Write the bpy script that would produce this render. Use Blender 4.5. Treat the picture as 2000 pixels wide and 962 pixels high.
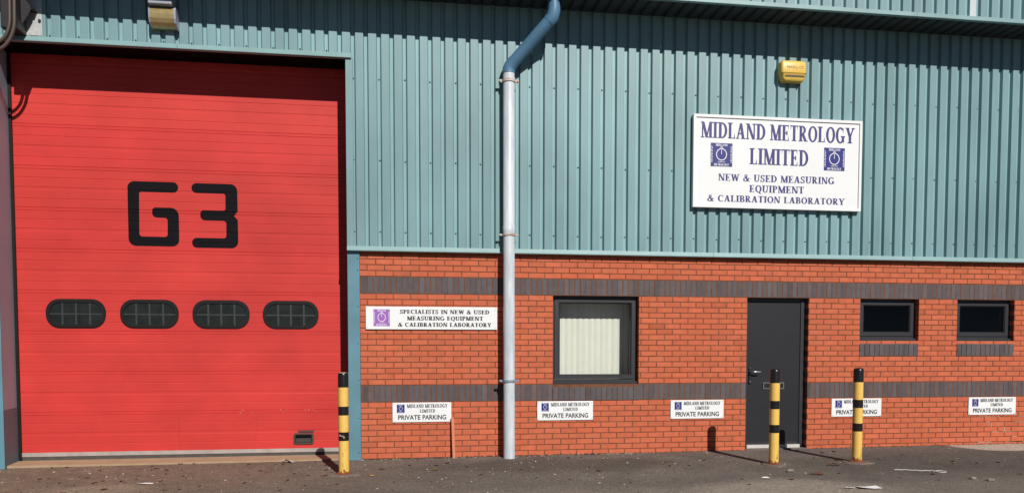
import bpy, bmesh, math, random
from mathutils import Vector, Matrix
random.seed(7)
for o in list(bpy.data.objects): bpy.data.objects.remove(o)
S = bpy.context.scene
R = math.radians

# ------------------------------------------------------------------ camera
cam = bpy.data.cameras.new('camera'); co = bpy.data.objects.new('camera', cam); S.collection.objects.link(co)
S.camera = co
cam.sensor_fit = 'HORIZONTAL'; cam.sensor_width = 36; cam.lens = 27.0
cam.shift_x = 0; cam.shift_y = 0.1345
cam.clip_start = 0.05; cam.clip_end = 2000
PI_, YA, RO = -0.0477889718, 0.142017005, 0.000492
fw = Vector((math.sin(YA)*math.cos(PI_), math.cos(YA)*math.cos(PI_), math.sin(PI_)))
r0 = Vector((math.cos(YA), -math.sin(YA), 0)); u0 = r0.cross(fw)
rr = math.cos(RO)*r0 + math.sin(RO)*u0; uu = -math.sin(RO)*r0 + math.cos(RO)*u0
M = Matrix(((rr.x, uu.x, -fw.x, 0.335386), (rr.y, uu.y, -fw.y, -10.261121), (rr.z, uu.z, -fw.z, 1.395452), (0, 0, 0, 1)))
co.matrix_world = M

# ------------------------------------------------------------------ light
SUN_EL, SUN_AZ = R(35.4), R(16.0)          # azimuth measured from -Y towards +X
W = bpy.data.worlds.new('World'); S.world = W; W.use_nodes = True
nt = W.node_tree
sky = nt.nodes.new('ShaderNodeTexSky'); sky.sky_type = 'NISHITA'; sky.sun_disc = False
sky.sun_elevation = SUN_EL; sky.sun_rotation = math.pi - SUN_AZ
sky.air_density = 0.45; sky.dust_density = 0.0; sky.altitude = 2500
bg = nt.nodes['Background']; bg.inputs['Strength'].default_value = 0.05
nt.links.new(sky.outputs[0], bg.inputs[0])
sl = bpy.data.lights.new('sun', 'SUN'); sl.energy = 5.0; sl.angle = R(0.5); sl.color = (1.0, 0.95, 0.88)
so = bpy.data.objects.new('sun', sl); S.collection.objects.link(so)
sd = Vector((math.sin(SUN_AZ)*math.cos(SUN_EL), -math.cos(SUN_AZ)*math.cos(SUN_EL), math.sin(SUN_EL)))
so.rotation_euler = sd.to_track_quat('Z', 'Y').to_euler(); so.location = (10, -20, 20)
S.view_settings.view_transform = 'Standard'; S.view_settings.look = 'None'
S.view_settings.exposure = -0.1; S.view_settings.gamma = 1; S.view_settings.use_curve_mapping = False

# ------------------------------------------------------------------ materials
def lin(h):
    f = lambda c: c/12.92 if c <= .04045 else ((c+.055)/1.055)**2.4
    return tuple(f(x/255) for x in h) + (1,)
def mat(name, col, rough=.6, var=0., scale=3., col2=None, metal=0., spec=.5, bump=0., bscale=60., stretch=None, attr=None, coat=0.):
    m = bpy.data.materials.new(name); m.use_nodes = True
    n = m.node_tree.nodes; l = m.node_tree.links; b = n['Principled BSDF']
    c = tuple(col)+(1,) if len(col) == 3 else col
    b.inputs['Base Color'].default_value = c; b.inputs['Roughness'].default_value = rough
    b.inputs['Metallic'].default_value = metal; b.inputs['Specular IOR Level'].default_value = spec
    b.inputs['Coat Weight'].default_value = coat
    geo = n.new('ShaderNodeNewGeometry')
    out = None
    if var or col2:
        mp = n.new('ShaderNodeMapping'); l.new(geo.outputs['Position'], mp.inputs[0])
        if stretch: mp.inputs['Scale'].default_value = stretch
        nz = n.new('ShaderNodeTexNoise'); nz.inputs['Scale'].default_value = scale; nz.inputs['Detail'].default_value = 6
        nz.inputs['Roughness'].default_value = .6
        l.new(mp.outputs[0], nz.inputs['Vector'])
        rp = n.new('ShaderNodeValToRGB'); l.new(nz.outputs[0], rp.inputs[0])
        c2 = (tuple(col2)+(1,)) if col2 else tuple(x*(1+var) for x in c[:3])+(1,)
        c1 = c if col2 else tuple(x*(1-var) for x in c[:3])+(1,)
        rp.color_ramp.elements[0].color = c1; rp.color_ramp.elements[1].color = c2
        rp.color_ramp.elements[0].position = .3; rp.color_ramp.elements[1].position = .7
        out = rp.outputs[0]
    if attr:
        at = n.new('ShaderNodeAttribute'); at.attribute_name = attr
        mx = n.new('ShaderNodeMix'); mx.data_type = 'RGBA'; mx.blend_type = 'MULTIPLY'; mx.inputs[0].default_value = 1
        if out: l.new(out, mx.inputs[6])
        else: mx.inputs[6].default_value = c
        l.new(at.outputs['Color'], mx.inputs[7]); out = mx.outputs[2]
    if out: l.new(out, b.inputs['Base Color'])
    if bump:
        nb = n.new('ShaderNodeTexNoise'); nb.inputs['Scale'].default_value = bscale; nb.inputs['Detail'].default_value = 4
        l.new(geo.outputs['Position'], nb.inputs['Vector'])
        bp = n.new('ShaderNodeBump'); bp.inputs['Strength'].default_value = bump; bp.inputs['Distance'].default_value = .004
        l.new(nb.outputs[0], bp.inputs['Height']); l.new(bp.outputs[0], b.inputs['Normal'])
    m.diffuse_color = c
    return m
MT = dict(
    brick=mat('red_brick', (.500, .124, .060), .85, .11, 9, attr='tint', bump=.25, bscale=140, spec=.25),
    blue_brick=mat('blue_grey_brick', (.092, .078, .083), .7, .14, 10, attr='tint', bump=.25, bscale=140, spec=.35),
    mortar=mat('mortar', (.16, .066, .038), .95, .25, 12, bump=.5, bscale=200, spec=.2),
    teal=mat('teal_cladding', (.170, .296, .318), .45, .18, .9, stretch=(1.2, 1, .45), attr='tint', spec=.45),
    teal_trim=mat('teal_trim', (.19, .325, .335), .48, .10, 2.0, spec=.45),
    teal_jamb=mat('teal_jamb', (.105, .235, .295), .42, .18, 1.6, spec=.5),
    reveal=mat('jamb_lining', (.25, .38, .46), .45, .2, 1.6, col2=(.30, .43, .50), spec=.5),
    pale_sheet=mat('pale_sheet', (.50, .56, .57), .5, .06, 3),
    dark_trim=mat('dark_trim', (.004, .004, .004), .8, spec=.1),
    red=mat('red_door_paint', (.535, .043, .038), .5, .11, 1.5, stretch=(.8, 1, 1.1), spec=.22, attr='tint'),
    black_vinyl=mat('black_vinyl', (.005, .004, .006), .7, spec=.12),
    rubber=mat('black_rubber', (.008, .006, .006), .65, spec=.3),
    door_glass=mat('murky_glazing', (.015, .018, .016), .22, .35, 7, spec=.3),
    grid=mat('glazing_grid', (.030, .035, .032), .5),
    alu=mat('aluminium_strip', (.42, .38, .36), .5, .15, 8, metal=.3),
    seal=mat('rubber_seal', (.07, .06, .055), .8, .2, 9),
    slab=mat('threshold_concrete', (.34, .235, .14), .9, col2=(.40, .29, .185), scale=5, bump=.3),
    frame=mat('anthracite_frame', (.024, .024, .029), .45, .06, 4, spec=.5),
    door_leaf=mat('anthracite_door', (.017, .017, .022), .5, .10, 2.2, spec=.3),
    chrome=mat('chrome', (.55, .55, .56), .25, metal=1),
    black_metal=mat('black_metal', (.01, .01, .011), .4),
    blind=mat('cream_blind', (.71, .71, .635), .8, .03, 6, attr='tint'),
    room=mat('dark_room', (.024, .023, .026), .9),
    sign_white=mat('white_sign_board', (.77, .79, .80), .35, .02, 3, spec=.4),
    navy=mat('navy_print', (.035, .028, .17), .5),
    logo_blue=mat('blue_print', (.012, .018, .19), .45),
    logo_purple=mat('purple_print', (.30, .11, .45), .5),
    black_print=mat('black_print', (.018, .018, .022), .5),
    grey_print=mat('faded_print', (.075, .075, .085), .5),
    white_print=mat('white_print', (.78, .78, .80), .5),
    pipe_white=mat('weathered_white_pipe', (.43, .485, .545), .45, col2=(.67, .715, .75), scale=5, stretch=(3, 3, .5), spec=.5),
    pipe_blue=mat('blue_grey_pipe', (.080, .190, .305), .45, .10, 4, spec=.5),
    rust_clip=mat('rusty_pipe_clip', (.62, .60, .60), .5, col2=(.36, .16, .07), scale=22),
    grey_clip=mat('grey_pipe_clip', (.20, .26, .32), .5, .15, 9),
    yellow_box=mat('yellow_plastic', (.72, .48, .085), .42, .03, 5),
    brass=mat('amber_lens', (.42, .31, .12), .28, col2=(.60, .48, .24), scale=9, metal=.55, spec=.6),
    lamp_grey=mat('lamp_housing', (.33, .35, .42), .4, .1, 6),
    galv=mat('galvanised_plate', (.44, .45, .45), .45, col2=(.62, .63, .62), scale=28, metal=.35),
    brown_metal=mat('brown_steel', (.014, .012, .016), .6, .2, 6),
    cable=mat('brown_cable', (.075, .055, .045), .55),
    yellow_paint=mat('yellow_paint', (.76, .49, .115), .38, .05, 8, spec=.5),
    black_paint=mat('black_paint', (.010, .009, .009), .3, .3, 9, spec=.5),
    rust=mat('rust', (.17, .05, .018), .9, .4, 30, bump=.5),
    footing=mat('footing_concrete', (.15, .12, .10), .95, .2, 12, bump=.5),
    plank=mat('red_stained_wood', (.56, .20, .11), .8, .12, 8, stretch=(6, 6, .6)),
    soil=mat('dry_leaf_mould', (.045, .024, .015), .95, col2=(.11, .068, .045), scale=30, bump=.6, bscale=90),
    grit=mat('pale_grit', (.22, .19, .165), .9, .35, 4),
    leaf=mat('dead_leaf', (.12, .045, .02), .8, .4, 6),
    leaf_y=mat('yellow_leaf', (.48, .26, .05), .7, .2, 6),
    paper=mat('white_paper', (.80, .80, .80), .7),
    string=mat('pale_string', (.46, .43, .39), .8),
    roof=mat('roof_sheet', (.10, .14, .15), .6),
    inner=mat('interior_dark', (.03, .03, .03), .9),
)
def glass_mat(name, k, tint=(1, 1, 1)):
    m = bpy.data.materials.new(name); m.use_nodes = True
    n = m.node_tree.nodes; l = m.node_tree.links
    n.remove(n['Principled BSDF'])
    t = n.new('ShaderNodeBsdfTransparent'); t.inputs[0].default_value = tuple(tint)+(1,)
    g = n.new('ShaderNodeBsdfGlossy'); g.inputs['Roughness'].default_value = .02
    fr = n.new('ShaderNodeFresnel'); fr.inputs[0].default_value = k
    mx = n.new('ShaderNodeMixShader')
    l.new(fr.outputs[0], mx.inputs[0]); l.new(t.outputs[0], mx.inputs[1]); l.new(g.outputs[0], mx.inputs[2])
    l.new(mx.outputs[0], n['Material Output'].inputs[0])
    return m
MT['glass'] = glass_mat('window_glass', 1.27, (.93, .95, .94))

# yellow paint with rust near its foot and black with chips
def rusty_yellow():
    m = MT['yellow_paint']; n = m.node_tree.nodes; l = m.node_tree.links; b = n['Principled BSDF']
    src = b.inputs['Base Color'].links[0].from_socket
    tc = n.new('ShaderNodeTexCoord'); sp = n.new('ShaderNodeSeparateXYZ'); l.new(tc.outputs['Object'], sp.inputs[0])
    nz = n.new('ShaderNodeTexNoise'); nz.inputs['Scale'].default_value = 26; nz.inputs['Detail'].default_value = 5
    l.new(tc.outputs['Object'], nz.inputs['Vector'])
    a = n.new('ShaderNodeMath'); a.operation = 'MULTIPLY_ADD'; l.new(nz.outputs[0], a.inputs[0]); a.inputs[1].default_value = .42
    mz = n.new('ShaderNodeMath'); mz.operation = 'MULTIPLY'; l.new(sp.outputs['Z'], mz.inputs[0]); mz.inputs[1].default_value = -1.
    l.new(mz.outputs[0], a.inputs[2])
    mr = n.new('ShaderNodeMapRange'); l.new(a.outputs[0], mr.inputs[0]); mr.inputs[1].default_value = .155; mr.inputs[2].default_value = .20
    mx = n.new('ShaderNodeMix'); mx.data_type = 'RGBA'; l.new(mr.outputs[0], mx.inputs[0]); l.new(src, mx.inputs[6])
    mx.inputs[7].default_value = (.22, .065, .02, 1); l.new(mx.outputs[2], b.inputs['Base Color'])
rusty_yellow()

def asphalt():
    m = bpy.data.materials.new('worn_asphalt'); m.use_nodes = True
    n = m.node_tree.nodes; l = m.node_tree.links; b = n['Principled BSDF']
    b.inputs['Roughness'].default_value = .93; b.inputs['Specular IOR Level'].default_value = .2
    g = n.new('ShaderNodeNewGeometry'); P = g.outputs['Position']
    def noise(s, d=5, r=.6):
        z = n.new('ShaderNodeTexNoise'); z.inputs['Scale'].default_value = s; z.inputs['Detail'].default_value = d; z.inputs['Roughness'].default_value = r
        l.new(P, z.inputs['Vector']); return z.outputs[0]
    def ramp(src, a, c):
        r = n.new('ShaderNodeMapRange'); l.new(src, r.inputs[0]); r.inputs[1].default_value = a; r.inputs[2].default_value = c; return r.outputs[0]
    def mixc(f, c1, c2):
        x = n.new('ShaderNodeMix'); x.data_type = 'RGBA'; l.new(f, x.inputs[0])
        for i, c in ((6, c1), (7, c2)):
            if isinstance(c, tuple): x.inputs[i].default_value = c+(1,)
            else: l.new(c, x.inputs[i])
        return x.outputs[2]
    def mth(op, a, c=None):
        x = n.new('ShaderNodeMath'); x.operation = op
        for i, v in ((0, a), (1, c)):
            if v is None: continue
            if isinstance(v, (int, float)): x.inputs[i].default_value = v
            else: l.new(v, x.inputs[i])
        return x.outputs[0]
    def blob(cx, cy, rx, ry, edge=.35, nz=None, amt=.9):
        mp = n.new('ShaderNodeMapping'); mp.vector_type = 'POINT'
        mp.inputs['Location'].default_value = (-cx/rx, -cy/ry, 0); mp.inputs['Scale'].default_value = (1/rx, 1/ry, 0)
        l.new(P, mp.inputs[0])
        ln = n.new('ShaderNodeVectorMath'); ln.operation = 'LENGTH'; l.new(mp.outputs[0], ln.inputs[0])
        d = mth('ADD', ln.outputs['Value'], mth('MULTIPLY', mth('SUBTRACT', nz, .5), amt))
        r = n.new('ShaderNodeMapRange'); l.new(d, r.inputs[0]); r.inputs[1].default_value = 1+edge/2; r.inputs[2].default_value = 1-edge/2
        return r.outputs[0]
    c = mixc(ramp(noise(1.1), .3, .7), (.102, .090, .081), (.172, .152, .136))
    n6 = noise(5, 6, .7); n2 = noise(2.2, 6, .65)
    c = mixc(mth('MULTIPLY', ramp(n6, .52, .68), .5), c, (.165, .140, .122))
    # brown dusty ground in front of the loading door
    c = mixc(mth('MULTIPLY', blob(-3.6, -.9, 3.2, 1.7, .9, n2, .8), .75), c, mixc(ramp(n6, .35, .7), (.15, .108, .078), (.25, .185, .13)))
    c = mixc(mth('MULTIPLY', blob(2.6, -2.95, 3.6, .55, .9, n2, .9), .65), c, mixc(ramp(n6, .3, .7), (.17, .15, .125), (.26, .23, .19)))
    # worn paler screed patches
    c = mixc(mth('MULTIPLY', blob(4.4, -2.75, 1.05, .62, .5, n2, .8), .8), c, mixc(ramp(n6, .3, .7), (.24, .205, .175), (.31, .27, .23)))
    c = mixc(mth('MULTIPLY', blob(7.1, -1.3, 2.3, .9, .8, n2, .9), .75), c, mixc(ramp(n6, .3, .7), (.066, .058, .053), (.105, .092, .083)))
    c = mixc(mth('MULTIPLY', blob(2.2, -.75, 1.7, .5, .8, n2, 1.), .6), c, (.075, .064, .056))
    c = mixc(mth('MULTIPLY', blob(8.9, -.12, .62, .5, .12, n2, .55), .9), c, (.46, .39, .33))
    c = mixc(mth('MULTIPLY', blob(10.6, -.2, 1.5, .62, .3, n2, .7), .8), c, (.42, .35, .29))
    c = mixc(mth('MULTIPLY', blob(-2.9, -1.55, .5, .25, .5, n2, .9), .45), c, (.33, .27, .2))
    # tarmac aggregate
    v = n.new('ShaderNodeTexVoronoi'); v.inputs['Scale'].default_value = 75; l.new(P, v.inputs['Vector'])
    hs = n.new('ShaderNodeSeparateColor'); l.new(v.outputs['Color'], hs.inputs[0])
    ag = ramp(hs.outputs[0], 0, 1)
    x = n.new('ShaderNodeMix'); x.data_type = 'RGBA'; x.blend_type = 'MULTIPLY'; x.inputs[0].default_value = 1
    gr = n.new('ShaderNodeMapRange'); l.new(hs.outputs[0], gr.inputs[0]); gr.inputs[3].default_value = .68; gr.inputs[4].default_value = 1.35
    l.new(c, x.inputs[6]); l.new(gr.outputs[0], x.inputs[7]); c = x.outputs[2]
    sp = mth('MULTIPLY', ramp(hs.outputs[1], .972, .98), ramp(v.outputs['Distance'], .45, .3))
    c = mixc(mth('MULTIPLY', sp, .8), c, (.30, .27, .24))
    l.new(c, b.inputs['Base Color'])
    bp = n.new('ShaderNodeBump'); bp.inputs['Strength'].default_value = .7; bp.inputs['Distance'].default_value = .008
    h = mth('ADD', noise(70, 3), mth('MULTIPLY', noise(9, 4), 1.2)); l.new(h, bp.inputs['Height']); l.new(bp.outputs[0], b.inputs['Normal'])
    return m
MT['asphalt'] = asphalt()

# ------------------------------------------------------------------ mesh helpers
COL = S.collection
class MB:
    def __init__(s): s.v = []; s.f = []; s.t = []; s.mi = []; s.cm = 0; s.sm = []
    def face(s, pts, tint=(1, 1, 1), smooth=False):
        i = len(s.v); s.v += [tuple(p) for p in pts]; s.f.append(tuple(range(i, i+len(pts)))); s.t.append(tint); s.mi.append(s.cm); s.sm.append(smooth)
    def box(s, x0, x1, y0, y1, z0, z1, tint=(1, 1, 1)):
        i = len(s.v)
        s.v += [(x0, y0, z0), (x1, y0, z0), (x1, y1, z0), (x0, y1, z0), (x0, y0, z1), (x1, y0, z1), (x1, y1, z1), (x0, y1, z1)]
        for q in ((0, 1, 5, 4), (1, 2, 6, 5), (2, 3, 7, 6), (3, 0, 4, 7), (4, 5, 6, 7), (3, 2, 1, 0)):
            s.f.append(tuple(i+k for k in q)); s.t.append(tint); s.mi.append(s.cm); s.sm.append(False)
    def bevbox(s, x0, x1, y0, y1, z0, z1, b=.004, tint=(1, 1, 1)):
        bm = bmesh.new(); bmesh.ops.create_cube(bm, size=1)
        for v in bm.verts: v.co = Vector((x0+(v.co.x+.5)*(x1-x0), y0+(v.co.y+.5)*(y1-y0), z0+(v.co.z+.5)*(z1-z0)))
        bmesh.ops.bevel(bm, geom=bm.edges[:]+bm.verts[:], offset=b, segments=2, affect='EDGES', profile=.5)
        s.addbm(bm, tint)
    def addbm(s, bm, tint=(1, 1, 1), smooth=False):
        bm.verts.index_update(); i = len(s.v); s.v += [tuple(v.co) for v in bm.verts]
        for f in bm.faces: s.f.append(tuple(i+v.index for v in f.verts)); s.t.append(tint); s.mi.append(s.cm); s.sm.append(smooth)
        bm.free()
    def tube(s, pts, r, n=20, caps=True, tint=(1, 1, 1)):
        pts = [Vector(p) for p in pts]; rad = r if isinstance(r, (list, tuple)) else [r]*len(pts)
        base = len(s.v); up = None
        for k, p in enumerate(pts):
            if k == 0: d = pts[1]-p
            elif k == len(pts)-1: d = p-pts[k-1]
            else: d = (pts[k+1]-p).normalized()+(p-pts[k-1]).normalized()
            d.normalize()
            if up is None:
                up = Vector((0, 1, 0)) if abs(d.y) < .9 else Vector((1, 0, 0))
            a = d.cross(up).normalized(); c = a.cross(d).normalized(); up = c
            for j in range(n):
                t = 2*math.pi*j/n; q = p+rad[k]*(math.cos(t)*a+math.sin(t)*c); s.v.append(tuple(q))
        for k in range(len(pts)-1):
            for j in range(n):
                s.f.append((base+k*n+j, base+k*n+(j+1) % n, base+(k+1)*n+(j+1) % n, base+(k+1)*n+j)); s.t.append(tint); s.mi.append(s.cm); s.sm.append(True)
        if caps:
            for ks, rev in ((0, True), (len(pts)-1, False)):
                i = len(s.v); s.v += [s.v[base+ks*n+j] for j in range(n)]
                q = tuple(range(i, i+n)); q = q[::-1] if rev else q
                s.f.append(q); s.t.append(tint); s.mi.append(s.cm); s.sm.append(False)
    def prism(s, poly, y0, y1, tint=(1, 1, 1)):      # polygon in (x, z), extruded in y; y0 is the front
        n = len(poly); i = len(s.v)
        s.v += [(x, y0, z) for x, z in poly]+[(x, y1, z) for x, z in poly]
        fs = [tuple(range(i, i+n)), tuple(range(i+n, i+2*n))[::-1]]+[(i+k, i+n+k, i+n+(k+1) % n, i+(k+1) % n) for k in range(n)]
        for f in fs: s.f.append(f); s.t.append(tint); s.mi.append(s.cm); s.sm.append(False)
    def ringprism(s, outer, inner, y0, y1):           # frame between two equal-length outlines
        n = len(outer)
        for k in range(n):
            j = (k+1) % n
            o1, o2, i1, i2 = outer[k], outer[j], inner[k], inner[j]
            s.face([(o1[0], y0, o1[1]), (o2[0], y0, o2[1]), (i2[0], y0, i2[1]), (i1[0], y0, i1[1])])
            s.face([(o1[0], y0, o1[1]), (o1[0], y1, o1[1]), (o2[0], y1, o2[1]), (o2[0], y0, o2[1])])
            s.face([(i1[0], y0, i1[1]), (i2[0], y0, i2[1]), (i2[0], y1, i2[1]), (i1[0], y1, i1[1])])
    def build(s, name, m, parent=None, loc=None):
        me = bpy.data.meshes.new(name)
        off = Vector(loc) if loc else (ORG.get(parent.name, Vector()) if parent else Vector())
        me.from_pydata([tuple(Vector(v)-off) for v in s.v], [], s.f)
        for mm in (m if isinstance(m, (list, tuple)) else [m]): me.materials.append(mm)
        me.polygons.foreach_set('material_index', s.mi); me.polygons.foreach_set('use_smooth', s.sm)
        ca = me.color_attributes.new('tint', 'FLOAT_COLOR', 'CORNER'); d = []
        for p, t in zip(s.f, s.t): d += (list(t)+[1])*len(p)
        ca.data.foreach_set('color', d)
        o = bpy.data.objects.new(name, me); COL.objects.link(o)
        if parent: o.parent = parent; ORG[o.name] = off
        else: o.location = off; ORG[o.name] = off
        return o
ORG = {}
def tag(o, label=None, cat=None, group=None, kind=None):
    if label: o['label'] = label
    if cat: o['category'] = cat
    if group: o['group'] = group
    if kind: o['kind'] = kind
    return o
def thing(name, label, cat, loc, group=None):
    o = bpy.data.objects.new(name, None); COL.objects.link(o); o.location = loc; o.empty_display_size = .2
    ORG[o.name] = Vector(loc); return tag(o, label, cat, group)
def copy_tree(o, parent=None):
    c = o.copy(); COL.objects.link(c)
    if parent: c.parent = parent
    for ch in o.children: copy_tree(ch, c)
    return c
def rpoly(pts, seg=6):                                # [(x, z, r)] -> rounded outline
    out = []; n = len(pts)
    for k in range(n):
        x, z, r = pts[k]; p = Vector((x, z)); a = Vector(pts[k-1][:2])-p; c = Vector(pts[(k+1) % n][:2])-p
        if r <= 0: out.append((x, z)); continue
        la, lc = a.length, c.length; a.normalize(); c.normalize()
        ang = a.angle(c); t = min(r/math.tan(ang/2), la*.499, lc*.499); rad = t*math.tan(ang/2)
        cen = p+(a+c).normalized()*(rad/math.sin(ang/2))
        p1 = p+a*t; p2 = p+c*t; v1 = p1-cen; v2 = p2-cen
        da = math.atan2(v1.x*v2.y-v1.y*v2.x, v1.dot(v2))
        for q in range(seg+1):
            an = da*q/seg; out.append((cen.x+v1.x*math.cos(an)-v1.y*math.sin(an), cen.y+v1.x*math.sin(an)+v1.y*math.cos(an)))
    return out
def rrect(x0, x1, z0, z1, r, seg=8): return rpoly([(x0, z0, r), (x1, z0, r), (x1, z1, r), (x0, z1, r)], seg)

# ------------------------------------------------------------------ lettering (own serif capitals)
T, t_, sh = .155, .05, .04
EX = 0.
def ring(cx, cy, rx, ry, tx, ty, a0, a1, n=26):
    q = []; rx += EX*.6; ry += EX*.3; tx += EX*1.6; ty += EX*1.6
    for k in range(n):
        b0 = R(a0+(a1-a0)*k/n); b1 = R(a0+(a1-a0)*(k+1)/n)
        o = lambda b: (cx+rx*math.cos(b), cy+ry*math.sin(b)); i = lambda b: (cx+(rx-tx)*math.cos(b), cy+(ry-ty)*math.sin(b))
        q.append([o(b0), o(b1), i(b1), i(b0)])
    return q
def rc(x0, y0, x1, y1):
    e = EX; f = EX*.6; x0 -= e; x1 += e; y0 = max(y0-f, 0) if y0 >= 0 else y0; y1 = min(y1+f, 1.02)
    return [[(x0, y0), (x1, y0), (x1, y1), (x0, y1)]]
def pa(x0, y0, x1, y1, w):
    x0 -= EX*1.1; x1 -= EX*1.1; w += EX*2.2
    return [[(x0, y0), (x0+w, y0), (x1+w, y1), (x1, y1)]]
def stem(x, w=T): return rc(x, 0, x+w, 1)
def ser(x0, x1, y): return rc(x0, y, x1, y+sh) if y < .5 else rc(x0, y-sh, x1, y)
def glyphs():
    g = {}
    g['A'] = (.76, [pa(.07, 0, .34, 1, t_), pa(.51, 0, .30, 1, T), rc(.16, .32, .55, .37), ser(0, .22, 0), ser(.43, .76, 0)])
    g['B'] = (.64, [stem(.08), ser(0, .36, 0), ser(0, .34, 1), rc(.2, .49, .36, .535), ring(.33, .755, .23, .245, .13, .05, -90, 90), ring(.33, .265, .30, .265, .15, .05, -90, 90)])
    g['C'] = (.70, [ring(.38, .5, .38, .52, .16, .05, 48, 312), [[(.60, .68), (.66, .68), (.66, 1.0), (.63, 1.0)]]])
    g['D'] = (.74, [stem(.08), ser(0, .34, 0), ser(0, .34, 1), ring(.30, .5, .43, .5, .16, .05, -90, 90)])
    g['E'] = (.62, [stem(.08), ser(0, .56, 0), ser(0, .54, 1), rc(.2, .48, .42, .525), rc(.40, .38, .43, .62), [[(.50, 1), (.54, 1), (.55, .74), (.53, .74)]], [[(.53, .28), (.555, .28), (.58, 0), (.50, 0)]]])
    g['G'] = (.78, [ring(.38, .5, .38, .52, .16, .05, 48, 318), [[(.60, .68), (.66, .68), (.66, 1.0), (.63, 1.0)]], rc(.54, .06, .69, .42), ser(.46, .77, .40)])
    g['I'] = (.34, [stem(.09), ser(0, .34, 0), ser(0, .34, 1)])
    g['L'] = (.60, [stem(.08), ser(0, .56, 0), ser(0, .33, 1), [[(.52, .30), (.55, .30), (.58, 0), (.49, 0)]]])
    g['M'] = (.92, [rc(.09, 0, .135, 1), pa(.40, 0, .07, 1, T), pa(.43, 0, .72, 1, t_), stem(.70, T), ser(0, .24, 0), ser(.61, .93, 0), ser(0, .2, 1), ser(.72, .93, 1)])
    g['N'] = (.78, [rc(.09, 0, .135, 1), pa(.54, 0, .06, 1, T), rc(.645, 0, .69, 1), ser(0, .23, 0), ser(0, .2, 1), ser(.55, .78, 1)])
    g['O'] = (.78, [ring(.39, .5, .38, .52, .16, .05, 0, 360, 36)])
    g['Q'] = (.78, [ring(.39, .5, .38, .52, .16, .05, 0, 360, 36), pa(.60, -.22, .34, .06, .14)])
    g['P'] = (.60, [stem(.08), ser(0, .33, 0), ser(0, .32, 1), ring(.31, .73, .27, .27, .14, .05, -90, 90), rc(.2, .46, .32, .505)])
    g['R'] = (.72, [stem(.08), ser(0, .32, 0), ser(0, .32, 1), ring(.31, .74, .26, .26, .14, .05, -90, 90), rc(.2, .48, .32, .525), pa(.50, 0, .25, .5, T), ser(.52, .74, 0)])
    g['S'] = (.54, [ring(.26, .745, .235, .27, .11, .05, 30, 262), ring(.26, .275, .25, .285, .12, .05, -150, 78), pa(.29, .42, .12, .60, .14), rc(.44, .74, .475, .98), rc(.02, .02, .055, .28)])
    g['T'] = (.66, [stem(.25), ser(.16, .50, 0), ser(.02, .64, 1), [[(.02, .74), (.04, .74), (.07, 1), (.02, 1)]], [[(.62, .74), (.64, .74), (.64, 1), (.59, 1)]]])
    g['U'] = (.76, [rc(.09, .3, .24, 1), rc(.60, .3, .645, 1), ring(.367, .31, .278, .33, .10, .06, 180, 360), ser(0, .33, 1), ser(.50, .75, 1)])
    g['W'] = (1.02, [pa(.27, 0, .06, 1, .14), pa(.29, 0, .50, 1, t_), pa(.68, 0, .43, 1, .14), pa(.70, 0, .90, 1, t_), ser(0, .26, 1), ser(.80, 1.02, 1)])
    g['Y'] = (.74, [pa(.29, .40, .05, 1, .155), pa(.37, .42, .62, 1, t_), rc(.29, 0, .445, .45), ser(.19, .54, 0), ser(0, .27, 1), ser(.54, .75, 1)])
    g['&'] = (.84, [ring(.36, .79, .18, .23, .08, .05, 0, 360), ring(.30, .26, .29, .29, .13, .05, 20, 360), pa(.56, 0, .20, .74, .16), pa(.56, .12, .68, .46, .05), rc(.58, .44, .80, .48), ser(.56, .82, 0)])
    return g
GLS = {}
for EX in (.0, .022, .032, .044): GLS[EX] = glyphs()
GL = GLS[.022]; EX = 0.
SP_ = .09
def serif(mb, text, x0, x1, z0, z1, y, gapword=.36, tint=(1, 1, 1), xf=None, ex=.022):
    GL = GLS[ex]
    w = sum((gapword if c == ' ' else GL[c][0]+SP_) for c in text)-SP_
    sx = (x1-x0)/w; sz = (z1-z0); cx = 0; k = 0
    for c in text:
        if c == ' ': cx += gapword; continue
        for prim in GL[c][1]:
            k += 1
            for poly in prim:
                a = sum(poly[i][0]*poly[(i+1) % len(poly)][1]-poly[(i+1) % len(poly)][0]*poly[i][1] for i in range(len(poly)))
                if a < 0: poly = poly[::-1]
                pts = [(x0+(cx+p[0])*sx, z0+p[1]*sz) for p in poly]
                if xf: pts = [xf(*q) for q in pts]
                mb.face([(px, y-.00012*(k % 7), pz) for px, pz in pts], tint)
        cx += GL[c][0]+SP_
def sans(mb, text, x0, x1, z0, z1, y, bold=0.):
    cu = bpy.data.curves.new('tmp', 'FONT'); cu.body = text; cu.size = 1; cu.offset = bold
    o = bpy.data.objects.new('tmp', cu); COL.objects.link(o)
    dg = bpy.context.evaluated_depsgraph_get(); me = bpy.data.meshes.new_from_object(o.evaluated_get(dg))
    xs = [v.co.x for v in me.vertices]; zs = [v.co.y for v in me.vertices]
    ax, bx, az, bz = min(xs), max(xs), min(zs), max(zs)
    i = len(mb.v)
    mb.v += [(x0+(v.co.x-ax)/(bx-ax)*(x1-x0), y, z0+(v.co.y-az)/(bz-az)*(z1-z0)) for v in me.vertices]
    for p in me.polygons: mb.f.append(tuple(i+k for k in p.vertices)); mb.t.append((1, 1, 1)); mb.mi.append(mb.cm); mb.sm.append(False)
    bpy.data.objects.remove(o); bpy.data.curves.remove(cu); bpy.data.meshes.remove(me)

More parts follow.
